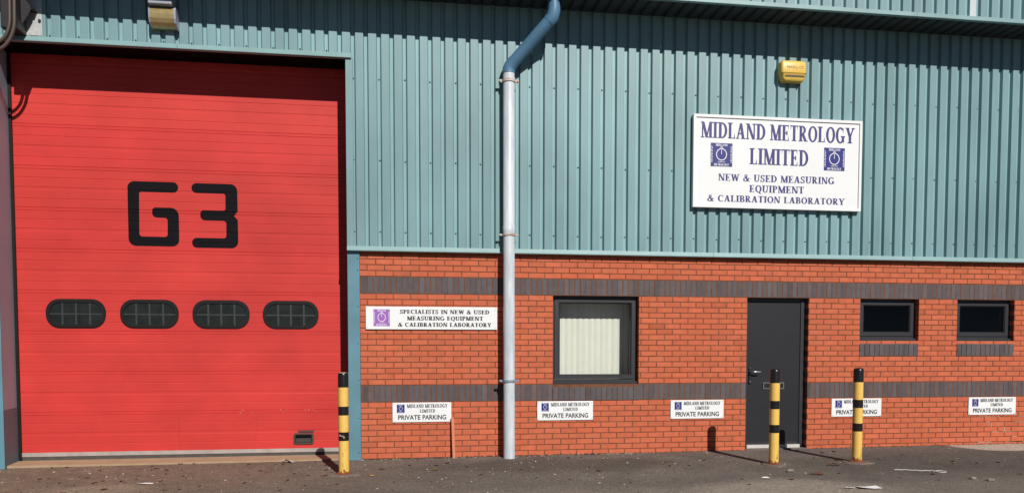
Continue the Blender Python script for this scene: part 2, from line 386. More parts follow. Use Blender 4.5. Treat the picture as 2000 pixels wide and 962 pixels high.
# ------------------------------------------------------------------ ground
def gz(x, y): return -.078+.005*max(-8, min(14, x))+.02*max(-6, min(y, 0.0))
g = MB()
xs = [-400, -60, -20, -8]+[-8+.5*k for k in range(1, 45)]+[14, 20, 60, 400]; xs = sorted(set(xs))
ys = sorted(set([-400, -60, -20, -12, -9]+[-6+.25*k for k in range(0, 29)]+[3, 40, 400]))
for i in range(len(xs)-1):
    for j in range(len(ys)-1):
        q = [(xs[i], ys[j]), (xs[i+1], ys[j]), (xs[i+1], ys[j+1]), (xs[i], ys[j+1])]
        g.face([(x, y, gz(x, y)) for x, y in q], smooth=True)
tag(g.build('ground', MT['asphalt']), kind='structure')

# ------------------------------------------------------------------ the building
BL, BR = -8.0, 13.0
bld = thing('industrial_building', 'industrial unit with teal ribbed cladding over red brick and a tall red loading door', 'building', (4, 0, -.08))
OPEN = [(2.3625, 3.57, .9, 2.1), (6.86, 7.785, 1.5, 2.1), (8.40, 9.33, 1.5, 2.1), (5.143, 6.068, -.3, 2.1)]
GX0, GX1, GTOP, GY = -4.60, -.36, 5.085, .45
REV = .115
def cuts(x0, x1, z0, z1):                            # pieces of the rect not inside an opening (course height)
    segs = [(x0, x1)]
    for a, c, d, e in OPEN:
        if z0+.001 < e and z1-.001 > d:
            ns = []
            for s0, s1 in segs:
                if s1 <= a or s0 >= c: ns.append((s0, s1)); continue
                if s0 < a: ns.append((s0, a))
                if s1 > c: ns.append((c, s1))
            segs = ns
    return segs
def brickbox(mb, x0, x1, z0, z1, tint, dy=0., deep=REV):
    c = .0035; y = dy
    o = [(x0, z0), (x1, z0), (x1, z1), (x0, z1)]
    f = [(x0+c, z0+c), (x1-c, z0+c), (x1-c, z1-c), (x0+c, z1-c)]
    jit = [random.uniform(-.0012, .0012) for _ in range(4)]
    F = [(p[0], y+j, p[1]) for p, j in zip(f, jit)]
    mb.face(F, tint)
    for k in range(4):
        j = (k+1) % 4
        mb.face([(o[k][0], y+c, o[k][1]), (o[j][0], y+c, o[j][1]), F[j], F[k]], tint)
        mb.face([(o[k][0], deep, o[k][1]), (o[j][0], deep, o[j][1]), (o[j][0], y+c, o[j][1]), (o[k][0], y+c, o[k][1])], tint)
red = MB(); blu = MB(); mor = MB()
X0W, X1W = -.205, BR
def rt():
    v = random.gauss(1, .042); w = random.gauss(0, .02)
    if random.random() < .035: v *= .88
    return (v, v*(1+w), v*(1+2*w))
def bt():
    v = random.gauss(1, .10); w = random.gauss(0, .02)
    return (v*(1+w), v, v*(1-w))
courses = []
z = .6; q = 0
while z > -.3: courses.append((z, -.5 if q % 2 == 0 else 0)); z -= .075; q += 1
for k in range(16): courses.append((2.025-.075*k, 0 if k % 2 == 0 else -.5))
for k in range(5): courses.append((2.325+.075*k, 0 if k % 2 == 0 else -.5))
WALLS = [(X0W, X1W), (BL, GX0)]
for wx0, wx1 in WALLS:
  red = MB(); blu = MB(); mor = MB()
  if 1:
    for z0, ph in courses:
        z1 = z0+.075; k = math.floor(wx0/.225)-1
        while True:
            a = (k+ph)*.225; c = a+.225; k += 1
            if a > wx1: break
            for s0, s1 in cuts(max(a, wx0), min(c, wx1), z0, z1):
                e0 = s0+(.005 if s0 == a else 0); e1 = s1-(.005 if s1 == c else 0)
                if e1-e0 < .012: continue
                if z1 > 2.095 and False: continue
                t = rt()
                j = random.uniform(-.0008, .0008)
                brickbox(red, e0+random.uniform(-.001, .001), e1+random.uniform(-.001, .001), z0+.005+j, z1-.005+j, t, random.uniform(-.0015, .0015), REV if z0 < 2.3 else .05)
    for zb in (.675, 2.1):
        k = math.floor((wx0-.0375)/.075)-1
        while True:
            a = .0375+k*.075; c = a+.075; k += 1
            if a > wx1: break
            for s0, s1 in cuts(max(a, wx0), min(c, wx1), zb+.002, zb+.223):
                if zb < 1 and s0 >= 2.36 and s1 <= 3.575: continue
                if s1-s0 < .02: continue
                brickbox(blu, s0+.005+random.uniform(-.0015, .0015), s1-.005+random.uniform(-.0015, .0015), zb+.005, zb+.22+random.uniform(-.002, .002), bt(), .0025+random.uniform(-.0015, .0015))
    zs_ = sorted(set([-.3, .675, .9, 1.5, 2.1, 2.70]))
    xs_ = sorted(set([wx0, wx1]+[v for o in OPEN for v in (o[0]-.003, o[1]+.003) if wx0 < v < wx1]))
    for i in range(len(xs_)-1):
        for j in range(len(zs_)-1):
            xa, xb, za, zb = xs_[i], xs_[i+1], zs_[j], zs_[j+1]
            if any(o[0]-.01 < xa and xb < o[1]+.01 and za >= o[2]-.01 and zb <= o[3]+.01 for o in OPEN): continue
            mor.face([(xa, .005, za), (xb, .005, za), (xb, .005, zb), (xa, .005, zb)])
    for a, c, d, e in OPEN:
        if not wx0 < a < wx1: continue
        a -= .003; c += .003; e += .002
        mor.face([(a, .005, d), (a, .005, e), (a, .3, e), (a, .3, d)]); mor.face([(c, .005, d), (c, .3, d), (c, .3, e), (c, .005, e)])
        mor.face([(a, .005, e), (c, .005, e), (c, .3, e), (a, .3, e)])
    if wx1 == BR:
        ef = MB(); rg_ = random.Random(9)
        for k in range(34):
            x = min(8.75+abs(rg_.gauss(.55, .35)), 10.5); zc = .075*rg_.randint(-1, 5); L = rg_.uniform(.03, .13); h_ = rg_.uniform(.003, .007)
            if rg_.random() < .7: ef.face([(x-L, -.0035, zc-h_), (x+L, -.0035, zc-h_*.6), (x+L*.8, -.0035, zc+h_), (x-L*.9, -.0035, zc+h_*.7)])
            else: xx = round(x/.1125)*.1125; ef.face([(xx-h_, -.0038, zc), (xx+h_, -.0038, zc), (xx+h_*.7, -.0038, zc+.07), (xx-h_, -.0038, zc+.06)])
    bw = red.build('brick_wall', MT['brick'], bld)
    blu.build('brick_band', MT['blue_brick'], bw)
    mor.build('mortar_joints', MT['mortar'], bw)
    if wx1 == BR: tag(ef.build('mortar_smears', mat('salt_stain', (.46, .31, .24), .9), bw), kind='stuff')

# ribbed sheet: profile in x, extruded in z
PITCH, PH = .1644, -.242
def ribs(mb, xa, xb, za, zb, yo, yi, pale=None, pitch=PITCH, ph=PH):
    pts = []; k = math.floor((xa-ph)/pitch)-1
    while ph+k*pitch < xb+pitch:
        s = ph+k*pitch; sh_ = (k//6)
        pts += [(s-.009, yi, k), (s+.008, yo, k), (s+.101, yo, k), (s+.107, yo+.0035, k), (s+.1165, yi, k)]; k += 1
    rng = random.Random(5)
    tn = {}
    for i in range(len(pts)-1):
        (x0, y0, k0), (x1, y1, k1) = pts[i], pts[i+1]
        if x1 <= xa or x0 >= xb: continue
        if x0 < xa: y0 = y0+(y1-y0)*(xa-x0)/(x1-x0); x0 = xa
        if x1 > xb: y1 = y0+(y1-y0)*(xb-x0)/(x1-x0); x1 = xb
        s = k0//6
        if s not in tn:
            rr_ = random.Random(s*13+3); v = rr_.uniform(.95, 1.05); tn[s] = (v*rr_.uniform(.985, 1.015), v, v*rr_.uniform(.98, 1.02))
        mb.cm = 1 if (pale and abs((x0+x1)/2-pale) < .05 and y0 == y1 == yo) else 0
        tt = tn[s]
        if y0 == y1 == yi or 0 < y1-y0 < .005: tt = tuple(c*1.2 for c in tt)      # bright sunlit rib lines put into the tint of troughs and pan edges
        mb.face([(x0, y0, za), (x1, y1, za), (x1, y1, zb), (x0, y0, zb)], tt)
    mb.cm = 0
YO, YI = -.062, -.021
clad = MB()
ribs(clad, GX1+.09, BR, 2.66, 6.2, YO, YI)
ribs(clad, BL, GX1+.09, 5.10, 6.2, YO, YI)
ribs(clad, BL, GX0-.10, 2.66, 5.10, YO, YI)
# flat edge sheet beside the loading door
clad.face([(GX1, YO+.004, 2.66), (GX1+.09, YO+.004, 2.66), (GX1+.09, YO+.004, 5.10), (GX1, YO+.004, 5.10)])
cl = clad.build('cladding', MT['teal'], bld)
# screws
sc = MB()
def screw(x, y, z, r=.011):
    bm = bmesh.new(); bmesh.ops.create_uvsphere(bm, u_segments=8, v_segments=5, radius=r)
    for v in bm.verts: v.co = Vector((x+v.co.x, y+v.co.y*.6, z+v.co.z))
    sc.addbm(bm, smooth=True)
k = 0
while True:
    x = PH-.025+k*PITCH*2; k += 1
    if x > BR: break
    for z in (4.848, 3.812, 2.895): screw(x+random.uniform(-.004, .004), YI-.003, z+random.uniform(-.006, .006))
for k in range(-24, 0, 2): screw(PH-.025+k*PITCH, YI-.003, 5.178+random.uniform(-.004, .004))
tag(sc.build('cladding_screws', mat('screw_head', (.05, .07, .075), .5), cl), kind='stuff')

# drip flashings
fl = MB()
def flash(xa, xb, zb, h=.055, lip=-.086):
    pr = [(YI+.005, zb+h+.012), (YO-.006, zb+h+.006), (YO-.008, zb+h), (lip, zb+.012), (lip, zb), (YI+.02, zb+.004)]
    for i in range(len(pr)-1):
        (y0, z0), (y1, z1) = pr[i], pr[i+1]
        fl.face([(xa, y1, z1), (xb, y1, z1), (xb, y0, z0), (xa, y0, z0)])
    fl.face([(xa, y, z) for y, z in pr]); fl.face([(xb, y, z) for y, z in pr][::-1])
for xa, xb in ((GX1, 1.625), (1.63, 4.6), (4.604, 7.6), (7.604, 10.6), (10.604, BR)): flash(xa, xb, 2.645)
fl.build('drip_flashing', MT['teal_trim'], bld); fl = MB(); flash(BL, GX0-.06, 2.645); fl.build('drip_flashing', MT['teal_trim'], bld); fl = MB()
flash(GX0-3, -2.4, GTOP); flash(-2.396, GX1+.075, GTOP)
fl.build('drip_flashing', MT['teal_trim'], bld)
# loading door opening: jamb covers, linings, head lining
jb = MB()
jb.box(GX1, -.207, -.03, .02, -.12, 2.643)
jb.box(GX1, GX1+.012, .021, GY+.02, -.12, GTOP+.01)
for z in (.02, .47, .97, 1.45, 1.93, 2.40, 2.55):
    bm = bmesh.new(); bmesh.ops.create_uvsphere(bm, u_segments=8, v_segments=5, radius=.008)
    for v in bm.verts: v.co = Vector((-.232+v.co.x, -.031+v.co.y*.6, z+v.co.z))
    jb.cm = 1; jb.addbm(bm, smooth=True); jb.cm = 0
jb.build('jamb_cover', [MT['teal_jamb'], bpy.data.materials['screw_head']], bld)
jl = MB(); jl.box(GX0-.16, -4.52, -.064, -.05, -.13, GTOP+.02); jl.build('jamb_cover', MT['teal_jamb'], bld)
jr = MB(); 
for za, zb, o_ in ((-.13, .62, .002), (.622, GTOP+.02, 0)):
    q_ = [(-4.52+o_, -.050), (-4.588+o_, GY-.005)]
    jr.face([(q_[0][0], q_[0][1], za), (q_[1][0], q_[1][1], za), (q_[1][0], q_[1][1], zb), (q_[0][0], q_[0][1], zb)])
    jr.face([(q_[0][0], q_[0][1], za), (q_[0][0], q_[0][1], zb), (q_[1][0]-.12, q_[1][1], zb), (q_[1][0]-.12, q_[1][1], za)]); jr.build('jamb_lining', MT['reveal'], bld)
hd = MB(); hd.box(GX0-.02, GX1+.01, -.02, GY+.1, GTOP+.03, GTOP+.06); hd.build('head_lining', MT['dark_trim'], bld)
sl_ = MB(); n = 20
sl_.prism([(GX0+.0, -.30), (GX1, -.30), (GX1, -.062), (GX0+.0, -.072)], -.005, .8)
sl_.build('door_threshold', MT['slab'], bld)

# sectional loading door
gd_parent = None
prof = []
def add_prof(z, y): prof.append((z, y))
add_prof(.029, GY)
pan = []
for k in range(-1, 10):
    zj = .535+.527*k
    for dz, kind in ((0, 'j'), (.132, 's'), (.265, 'm'), (.398, 's')):
        z = zj+dz
        if z < .05 or z > 5.25: continue
        if kind == 'j': L = [(-.024, 0), (-.0205, .004), (-.017, -.001), (.014, -.001), (.0175, .005), (.024, 0)]
        elif kind == 'm': L = [(-.026, 0), (-.019, .0035), (.012, .0035), (.016, 0)]
        else: L = [(-.010, 0), (-.003, .004), (.0, .004), (.003, 0)]
        for a, y in L: add_prof(z+a, GY+y)
add_prof(5.28, GY)
prof.sort()
gd = MB(); gx0, gx1 = GX0+.006, GX1+.06
rng = random.Random(11)
cur = {}
for i in range(len(prof)-1):
    (z0, y0), (z1, y1) = prof[i], prof[i+1]
    kk = math.floor(((z0+z1)/2-.535)/.527)
    if kk not in cur: v = rng.uniform(.95, 1.04); cur[kk] = (v, v*rng.uniform(.95, 1.05), v)
    gd.face([(gx0, y0, z0), (gx1, y0, z0), (gx1, y1, z1), (gx0, y1, z1)], cur[kk])
gdo = gd.build('loading_door', MT['red'], bld)
gdo['label'] = 'red sectional loading door marked G3 with four oval windows'
def yprof(z):
    for i in range(len(prof)-1):
        if prof[i][0] <= z <= prof[i+1][0]:
            f = (z-prof[i][0])/(prof[i+1][0]-prof[i][0]); return prof[i][1]+f*(prof[i+1][1]-prof[i][1])
    return GY
def decal(name, outline):
    bm = bmesh.new(); 
    from mathutils.geometry import tessellate_polygon
    vs = [bm.verts.new((x, 0, z)) for x, z in outline]
    for tri in tessellate_polygon([[Vector((x, z, 0)) for x, z in outline]]):
        try: bm.faces.new([vs[i] for i in tri])
        except ValueError: pass

    for z, y in prof:
        bmesh.ops.bisect_plane(bm, geom=bm.verts[:]+bm.edges[:]+bm.faces[:], plane_co=(0, 0, z), plane_no=(0, 0, 1))
    for v in bm.verts: v.co.y = yprof(v.co.z)-.0015
    bmesh.ops.recalc_face_normals(bm, faces=bm.faces[:])
    mb = MB(); mb.addbm(bm); return mb.build(name, MT['black_vinyl'], gdo)
decal('door_letter', rpoly([(-3.19, 3.556, .085), (-2.562, 3.556, .066), (-2.562, 3.42, .066), (-3.047, 3.42, .025), (-3.055, 2.843, .04), (-2.705, 2.843, .035), (-2.70, 3.092, .04), (-2.892, 3.092, .06), (-2.892, 3.223, .045), (-2.56, 3.223, .10), (-2.56, 2.72, .09), (-3.19, 2.72, .095)][::-1]))
decal('door_number', rpoly([(-2.395, 3.553, .063), (-1.817, 3.553, .09), (-1.815, 3.195, .03), (-1.862, 3.135, 0), (-1.815, 3.085, .03), (-1.813, 2.71, .09), (-2.40, 2.71, .063), (-2.40, 2.84, .063), (-1.965, 2.84, .035), (-1.962, 3.068, .035), (-2.29, 3.07, .06), (-2.29, 3.203, .045), (-1.97, 3.203, .03), (-1.968, 3.425, .03), (-2.395, 3.425, .063)][::-1]))
for cx in (-3.853, -2.949, -2.046, -1.146):
    w, h = .364, .188
    fm = MB(); o = rrect(cx-w, cx+w, 1.835-h, 1.835+h, .17); mid = rrect(cx-w+.014, cx+w-.014, 1.835-h+.014, 1.835+h-.014, .158); i_ = rrect(cx-w+.044, cx+w-.044, 1.835-h+.044, 1.835+h-.044, .135)
    fm.ringprism(o, mid, GY-.012, GY+.004); fm.ringprism(mid, i_, GY-.018, GY+.010)
    fm.build('window_frame', MT['rubber'], gdo)
    pn = MB(); pn.prism(rrect(cx-w+.04, cx+w-.04, 1.835-h+.04, 1.835+h-.04, .135), GY-.004, GY+.002)
    pn.cm = 1
    for gxx in (-.165, .0, .17): pn.box(cx+gxx-.011, cx+gxx+.011, GY-.006, GY-.0045, 1.835-h+.042, 1.835+h-.042)
    pn.box(cx-w+.045, cx+w-.045, GY-.0064, GY-.0048, 1.835-.015, 1.835+.002)
    pn.build('window_pane', [MT['door_glass'], MT['grid']], gdo)
hn = MB(); hn.ringprism(rrect(-1.132, -.865, .083, .233, .03, 5), rrect(-1.108, -.89, .108, .212, .012, 5), GY-.016, GY+.002)
hn.cm = 1; hn.prism(rrect(-1.112, -.886, .104, .216, .012, 5), GY-.0035, GY+.001); hn.cm = 0; hn.box(-1.10, -.90, GY-.012, GY-.004, .112, .165)
hn.box(-1.068, -.864, GY-.010, GY+.002, .246, .272)
hn.build('pull_handle', [mat('worn_black_plastic', (.05, .042, .04), .5), MT['dark_trim']], gdo)
al = MB(); al.box(gx0, gx1, GY-.012, GY+.03, -.022, .029); al.build('bottom_rail', MT['alu'], gdo)
se = MB(); se.box(gx0, gx1, GY-.004, GY+.03, -.075, -.0225); se.build('bottom_seal', MT['seal'], gdo)
sg = MB(); sg.box(GX0+.003, GX0+.05, GY-.03, GY-.004, -.07, 5.1); sg.build('side_seal', MT['rubber'], gdo)
ch = MB()
for k in range(12):
    x = random.uniform(-1.9, -.75); z = random.choice([.535-.017, .535+.02])+random.gauss(0, .004); s = random.uniform(.002, .006)
    ch.face([(x-s*1.4, GY-.0025, z-s*.5), (x+s*1.2, GY-.0025, z-s*.6), (x+s, GY-.0025, z+s*.4), (x-s, GY-.0025, z+s*.6)])
tag(ch.build('paint_chips', mat('chipped_paint', (.62, .45, .40), .7), gdo), kind='stuff')
dn = MB(); dn.tube([(-2.62+.012*math.sin(v*5)+(.04*v*v if v > .6 else 0), GY-.0005, .50-.47*v) for v in [k/14 for k in range(15)]], .0035, 6)
scf = mat('scuffed_red', (.45, .035, .03), .5)
dn.build('dent', scf, gdo); dn = MB()
dn.tube([(-1.62+.01*math.sin(v*6), GY-.0005, .46-.36*v) for v in [k/8 for k in range(9)]], .002, 6)
dn.build('dent', scf, gdo)
# dark space behind the door head
bk = MB(); bk.box(GX0-.3, GX1+.4, GY+.05, GY+.09, -.3, 5.6); bk.build('inner_wall', MT['inner'], bld)

# windows
def make_window(x0, x1, z0, z1, blind):
    yf = .075
    w = MB(); fw_, mid = .052, .03
    o = [(x0+.002, z0+.035), (x1-.002, z0+.035), (x1-.002, z1-.002), (x0+.002, z1-.002)]
    f1 = .035
    i1 = [(x0+f1, z0+.035+f1*.8), (x1-f1, z0+.035+f1*.8), (x1-f1, z1-f1), (x0+f1, z1-f1)]
    i2 = [(x0+.116, z0+.130), (x1-.096, z0+.130), (x1-.096, z1-.100), (x0+.116, z1-.100)]
    e = .012
    o2 = [(x0+f1+.004, z0+.035+f1*.8+.004), (x1-f1-.004, z0+.035+f1*.8+.004), (x1-f1-.004, z1-f1-.004), (x0+f1+.004, z1-f1-.004)]
    w.ringprism(o, i1, yf+.012, yf+.07)
    # sash with a sloped glazing bead
    m2 = [(a+(c-a)*.72, b+(d-b)*.72) for (a, b), (c, d) in zip(o2, i2)]
    w.ringprism(o2, m2, yf, yf+.06)
    for k in range(4):
        j = (k+1) % 4
        w.face([(m2[k][0], yf, m2[k][1]), (m2[j][0], yf, m2[j][1]), (i2[j][0], yf+.02, i2[j][1]), (i2[k][0], yf+.02, i2[k][1])])
        w.face([(i2[k][0], yf+.02, i2[k][1]), (i2[j][0], yf+.02, i2[j][1]), (i2[j][0], yf+.06, i2[j][1]), (i2[k][0], yf+.06, i2[k][1])])
    fr = w.build('window', MT['frame'], bld)
    s = MB(); s.prism([(x0+.001, z0+.002), (x1-.001, z0+.002), (x1-.001, z0+.034), (x0+.001, z0+.034)], yf-.03, yf+.06); s.build('sill', MT['frame'], fr)
    p = MB(); p.face([(i2[0][0]-.005, yf+.03, i2[0][1]-.005), (i2[1][0]+.005, yf+.03, i2[1][1]-.005), (i2[2][0]+.005, yf+.03, i2[2][1]+.005), (i2[3][0]-.005, yf+.03, i2[3][1]+.005)])
    p.build('pane', MT['glass'], fr)
    # room behind
    rm = MB(); d = .9
    A = (x0-.3, x1+.3, z0-.3, z1+.25)
    rm.face([(A[0], d, A[2]), (A[1], d, A[2]), (A[1], d, A[3]), (A[0], d, A[3])])
    rm.face([(A[0], .15, A[2]), (A[0], d, A[2]), (A[0], d, A[3]), (A[0], .15, A[3])]); rm.face([(A[1], .15, A[2]), (A[1], .15, A[3]), (A[1], d, A[3]), (A[1], d, A[2])])
    rm.face([(A[0], .15, A[2]), (A[1], .15, A[2]), (A[1], d, A[2]), (A[0], d, A[2])]); rm.face([(A[0], .15, A[3]), (A[0], d, A[3]), (A[1], d, A[3]), (A[1], .15, A[3])])
    rm.face([(A[0], .148, A[2]), (x0+.01, .148, A[2]), (x0+.01, .148, A[3]), (A[0], .148, A[3])]); rm.face([(x1-.01, .148, A[2]), (A[1], .148, A[2]), (A[1], .148, A[3]), (x1-.01, .148, A[3])])
    rm.face([(x0, .147, A[2]), (x1, .147, A[2]), (x1, .147, z0+.04), (x0, .147, z0+.04)]); rm.face([(x0, .147, z1-.01), (x1, .147, z1-.01), (x1, .147, A[3]), (x0, .147, A[3])])
    rm.build('room', MT['room'], fr)
    if blind:
        b = MB(); x = x0-.02; k = 0
        while x < x1+.12:
            ww = .0925; t = random.uniform(.95, 1.02)
            for j in range(6):
                f0, f1 = j/6, (j+1)/6; bow = lambda f: .375-.016*f-.006*math.sin(f*math.pi)
                b.face([(x+ww*f0, bow(f0), z0-.06), (x+ww*f1, bow(f1), z0-.06), (x+ww*f1, bow(f1), z1+.12), (x+ww*f0, bow(f0), z1+.12)], (t, t, t), True)
            x += .0845
        b.build('vertical_blind', MT['blind'], fr)
    # soldier cill bricks under it, tops weathered to a slope
    c = MB(); zb = z0-.225
    n = round((x1-x0)/.075); ww = (x1-x0)/n
    for k in range(n):
        a0 = x0+k*ww+.004; a1 = x0+(k+1)*ww-.004; t = bt(); y0 = -.008+random.uniform(-.002, .002)
        zt = z0-.045
        pts = lambda x: [(x, y0, zb+.005), (x, y0, zt-.006), (x, y0+.006, zt), (x, .10, z0+.001), (x, .10, zb+.005)]
        A_, B_ = pts(a0), pts(a1)
        for i in range(4): c.face([A_[i], B_[i], B_[i+1], A_[i+1]][::1], t)
        c.face(A_[::-1], t); c.face(B_, t)
    c.build('cill', MT['blue_brick'], fr)
    mo = MB(); mo.face([(x0, -.001, zb), (x1, -.001, zb), (x1, -.001, z0-.053), (x0, -.001, z0-.053)]); mo.face([(x0, -.001, z0-.053), (x1, -.001, z0-.053), (x1, .1, z0-.006), (x0, .1, z0-.006)])
    mo.cm = 1
    for k in range(1, n):
        if random.random() < .55:
            x = x0+k*ww; y_ = .008+random.uniform(0, .03); mo.face([(x-.003, y_, z0-.045+.45*y_+.002), (x+.003, y_, z0-.045+.45*y_+.002), (x+.003, .07, z0-.0105), (x-.003, .07, z0-.0105)])
    mo.build('cill_mortar', [MT['mortar'], mat('pale_mortar', (.5, .45, .38), .9) if 'pale_mortar' not in bpy.data.materials else bpy.data.materials['pale_mortar']], fr)
    return fr
make_window(2.3625, 3.57, .9, 2.1, True)['label'] = 'square window with cream vertical blinds and a dark frame'
make_window(6.86, 7.785, 1.5, 2.1, False)
make_window(8.40, 9.33, 1.5, 2.1, False)

# entrance door
x0, x1 = 5.143, 6.068
d = MB(); yd = .085
d.box(x0+.055, x1-.075, yd+.012, yd+.06, .012, 2.04)
dl = d.build('entrance_door', MT['door_leaf'], bld); dl['label'] = 'plain anthracite entrance door with lever handle and letter plate'
f = MB(); f.box(x0+.001, x0+.05, yd, yd+.07, -.02, 2.098); f.box(x1-.07, x1-.001, yd, yd+.07, -.02, 2.098); f.box(x0+.0505, x1-.0705, yd, yd+.07, 2.045, 2.098)
f.build('door_frame', MT['frame'], dl)
f = MB(); f.box(x0+.06, x1-.10, yd+.004, yd+.0115, .014, .05); f.build('weather_bar', MT['frame'], dl)
f = MB(); f.box(x0+.0505, x1-.0705, yd-.03, yd+.055, -.035, .0115); f.build('threshold_strip', mat('worn_aluminium', (.55, .53, .50), .45, .1, 9), dl)
f = MB(); f.box(x0-.0, x1+.0, -.02, .3, -.2, -.036); f.build('doorstep', MT['footing'], dl)
h = MB(); h.bevbox(5.222, 5.258, yd-.004, yd+.0115, .882, 1.115, .006)
h.cm = 1; h.tube([(5.24, yd, 1.055), (5.24, yd-.05, 1.055), (5.25, yd-.062, 1.055), (5.30, yd-.064, 1.055), (5.372, yd-.062, 1.052)], .0105, 10)
h.tube([(5.24, yd-.006, .915), (5.24, yd-.012, .915)], .012, 10)
h.build('lever_handle', [MT['black_metal'], MT['chrome']], dl)
lb = MB(); lb.ringprism([(5.437, .805), (5.758, .805), (5.758, .902), (5.437, .902)], [(5.455, .823), (5.74, .823), (5.74, .884), (5.455, .884)], yd-.004, yd+.0115)
lb.cm = 1; lb.box(5.452, 5.743, yd+.004, yd+.0115, .82, .887)
lb.build('letter_plate', [MT['chrome'], MT['black_metal']], dl)
rb = MB(); rb.box(x0-.2, x1+.2, .25, .28, -.2, 2.3); rb.build('inner_wall', MT['inner'], bld)

# overhanging eave: soffit, drip, ribbed fascia, roof
EY, EZ = -.59, 5.825
so_ = MB()
k = math.floor((BL-PH)/PITCH)
while PH+k*PITCH < BR:
    s = PH+k*PITCH; z0 = EZ+.055; z1 = EZ+.025
    P_ = [(s-.009, z0), (s+.009, z1), (s+.108, z1), (s+.119, z0), (s+PITCH-.009, z0)]
    for i in range(4):
        a, c = P_[i], P_[i+1]
        so_.face([(a[0], EY+.01, a[1]), (a[0], -.02, a[1]), (c[0], -.02, c[1]), (c[0], EY+.01, c[1])])
    k += 1
so_.build('soffit', mat('shade_toned_soffit', (.030, .040, .042), .6, .1, 3), bld)  # soffit colour darkened to carry the deep shade under the eave
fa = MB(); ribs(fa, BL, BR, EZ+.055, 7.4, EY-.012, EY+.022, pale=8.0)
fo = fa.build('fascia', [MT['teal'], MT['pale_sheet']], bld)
fl = MB()
for xa, xb in ((BL, 1), (1.003, 4), (4.003, 7.2), (7.203, 10.2), (10.203, BR)):
    pr = [(EY+.03, EZ+.068), (EY-.016, EZ+.06), (EY-.02, EZ+.012), (EY-.034, EZ+.004), (EY-.034, EZ), (EY+.03, EZ+.003), (EY+.03, EZ+.03)]
    for i in range(len(pr)-1):
        (y0, z0), (y1, z1) = pr[i], pr[i+1]
        fl.face([(xa, y1, z1), (xb, y1, z1), (xb, y0, z0), (xa, y0, z0)])
fl.build('eave_flashing', MT['teal_trim'], bld)
rf = MB(); rf.box(BL, BR, EY-.05, 9, 7.4, 7.5); rf.box(BL, BL+.05, .35, 9, -.3, 7.4); rf.box(BR-.05, BR, .35, 9, -.3, 7.4); rf.box(BL, BR, 8.95, 9, -.3, 7.4)
rf.build('roof', MT['roof'], bld)
iw = MB(); iw.box(BL, BR, .0, .04, 2.66, 5.08) if False else None
iw.box(BL, GX0-.1, .305, .345, -.3, 6.2); iw.box(GX1+.05, 2.0, .305, .345, -.3, 6.2); iw.box(2.0, BR, .95, 1.0, -.3, 2.7); iw.box(2.0, BR, .305, .345, 2.72, 6.2); iw.box(BL, BR, .02, .05, 5.15, 6.3)
iw.build('inner_wall', MT['inner'], bld)

# ------------------------------------------------------------------ signs
def emblem(x0, x1, z0, z1, y, m, parent, detail=True):
    e = MB(); e.prism([(x0, z0), (x1, z0), (x1, z1), (x0, z1)], y-.0010, y+.0006); eo = e.build('emblem', m, parent)
    k = MB(); w = x1-x0; h = z1-z0; cx = (x0+x1)/2; cz = z0+h*.52; Y = y-.0018; rx = w*.25
    for q in ring(cx, cz, rx, rx*1.06, w*.035, w*.035, 0, 360, 36): k.face([(a, Y, b) for a, b in q][::1])
    k.face([(cx-w*.012, Y-.0002, cz), (cx+w*.012, Y-.0002, cz), (cx+w*.012, Y-.0002, cz+rx*.8), (cx-w*.012, Y-.0002, cz+rx*.8)])
    for q in ring(cx, cz+rx*1.16, w*.05, w*.06, w*.025, w*.025, 0, 360, 14): k.face([(a, Y-.0003, b) for a, b in q])
    serif(k, 'MIDLAND', cx-w*.27, cx+w*.27, z1-h*.13, z1-h*.035, Y)
    serif(k, 'METROLOGY', cx-w*.34, cx+w*.34, z0+h*.035, z0+h*.13, Y)
    serif(k, 'LIMITED', cx-w*.17, cx+w*.17, z0+h*.18, z0+h*.225, Y)
    if detail:
        for sx in (x0+w*.055, x1-w*.055):
            for j in range(11):
                zz = z0+h*(.17+.066*j); s = w*.03
                k.face([(sx-s, Y, zz), (sx+s, Y, zz), (sx+s*(1 if j % 2 else .2), Y, zz+h*.034), (sx-s*(1 if j % 3 else .1), Y, zz+h*.034)])
    k.build('emblem_marks', MT['white_print'], eo)
big = thing('wall_sign', 'large white framed company sign with navy lettering on the ribbed cladding', 'sign', (5.51, -.1, 3.314))
b = MB(); b.box(4.30, 6.725, -.118, -.0625, 3.34, 4.54); b.build('board', MT['sign_white'], big)
b = MB(); o = [(4.275, 3.314), (6.75, 3.314), (6.75, 4.564), (4.275, 4.564)]; i_ = [(4.312, 3.351), (6.713, 3.351), (6.713, 4.527), (4.312, 4.527)]; b.ringprism(o, i_, -.134, -.070); b.build('frame', MT['sign_white'], big)
def line(txt, x0, x1, z0, z1, y, m, parent, gap=.36):
    ex = .032 if z1-z0 > .06 else .044
    wd = lambda t: sum(GLS[ex][c][0]+SP_ for c in t)-SP_
    words = txt.split(' '); tot = sum(wd(w) for w in words)+(gap+SP_)*(len(words)-1); sx = (x1-x0)/tot; x = x0
    for w in words:
        k = MB(); serif(k, w, x, x+wd(w)*sx, z0, z1, y, ex=ex); k.build('lettering', m, parent); x += (wd(w)+gap+SP_)*sx
Y = -.1192
line('MIDLAND METROLOGY', 4.388, 6.635, 4.254, 4.464, Y, MT['navy'], big)
line('LIMITED', 5.094, 5.951, 3.917, 4.132, Y, MT['navy'], big)
line('NEW & USED MEASURING', 4.643, 6.348, 3.682, 3.774, Y, MT['navy'], big, .42)
line('EQUIPMENT', 5.095, 5.896, 3.538, 3.632, Y, MT['navy'], big)
line('& CALIBRATION LABORATORY', 4.487, 6.508, 3.399, 3.485, Y, MT['navy'], big, .42)
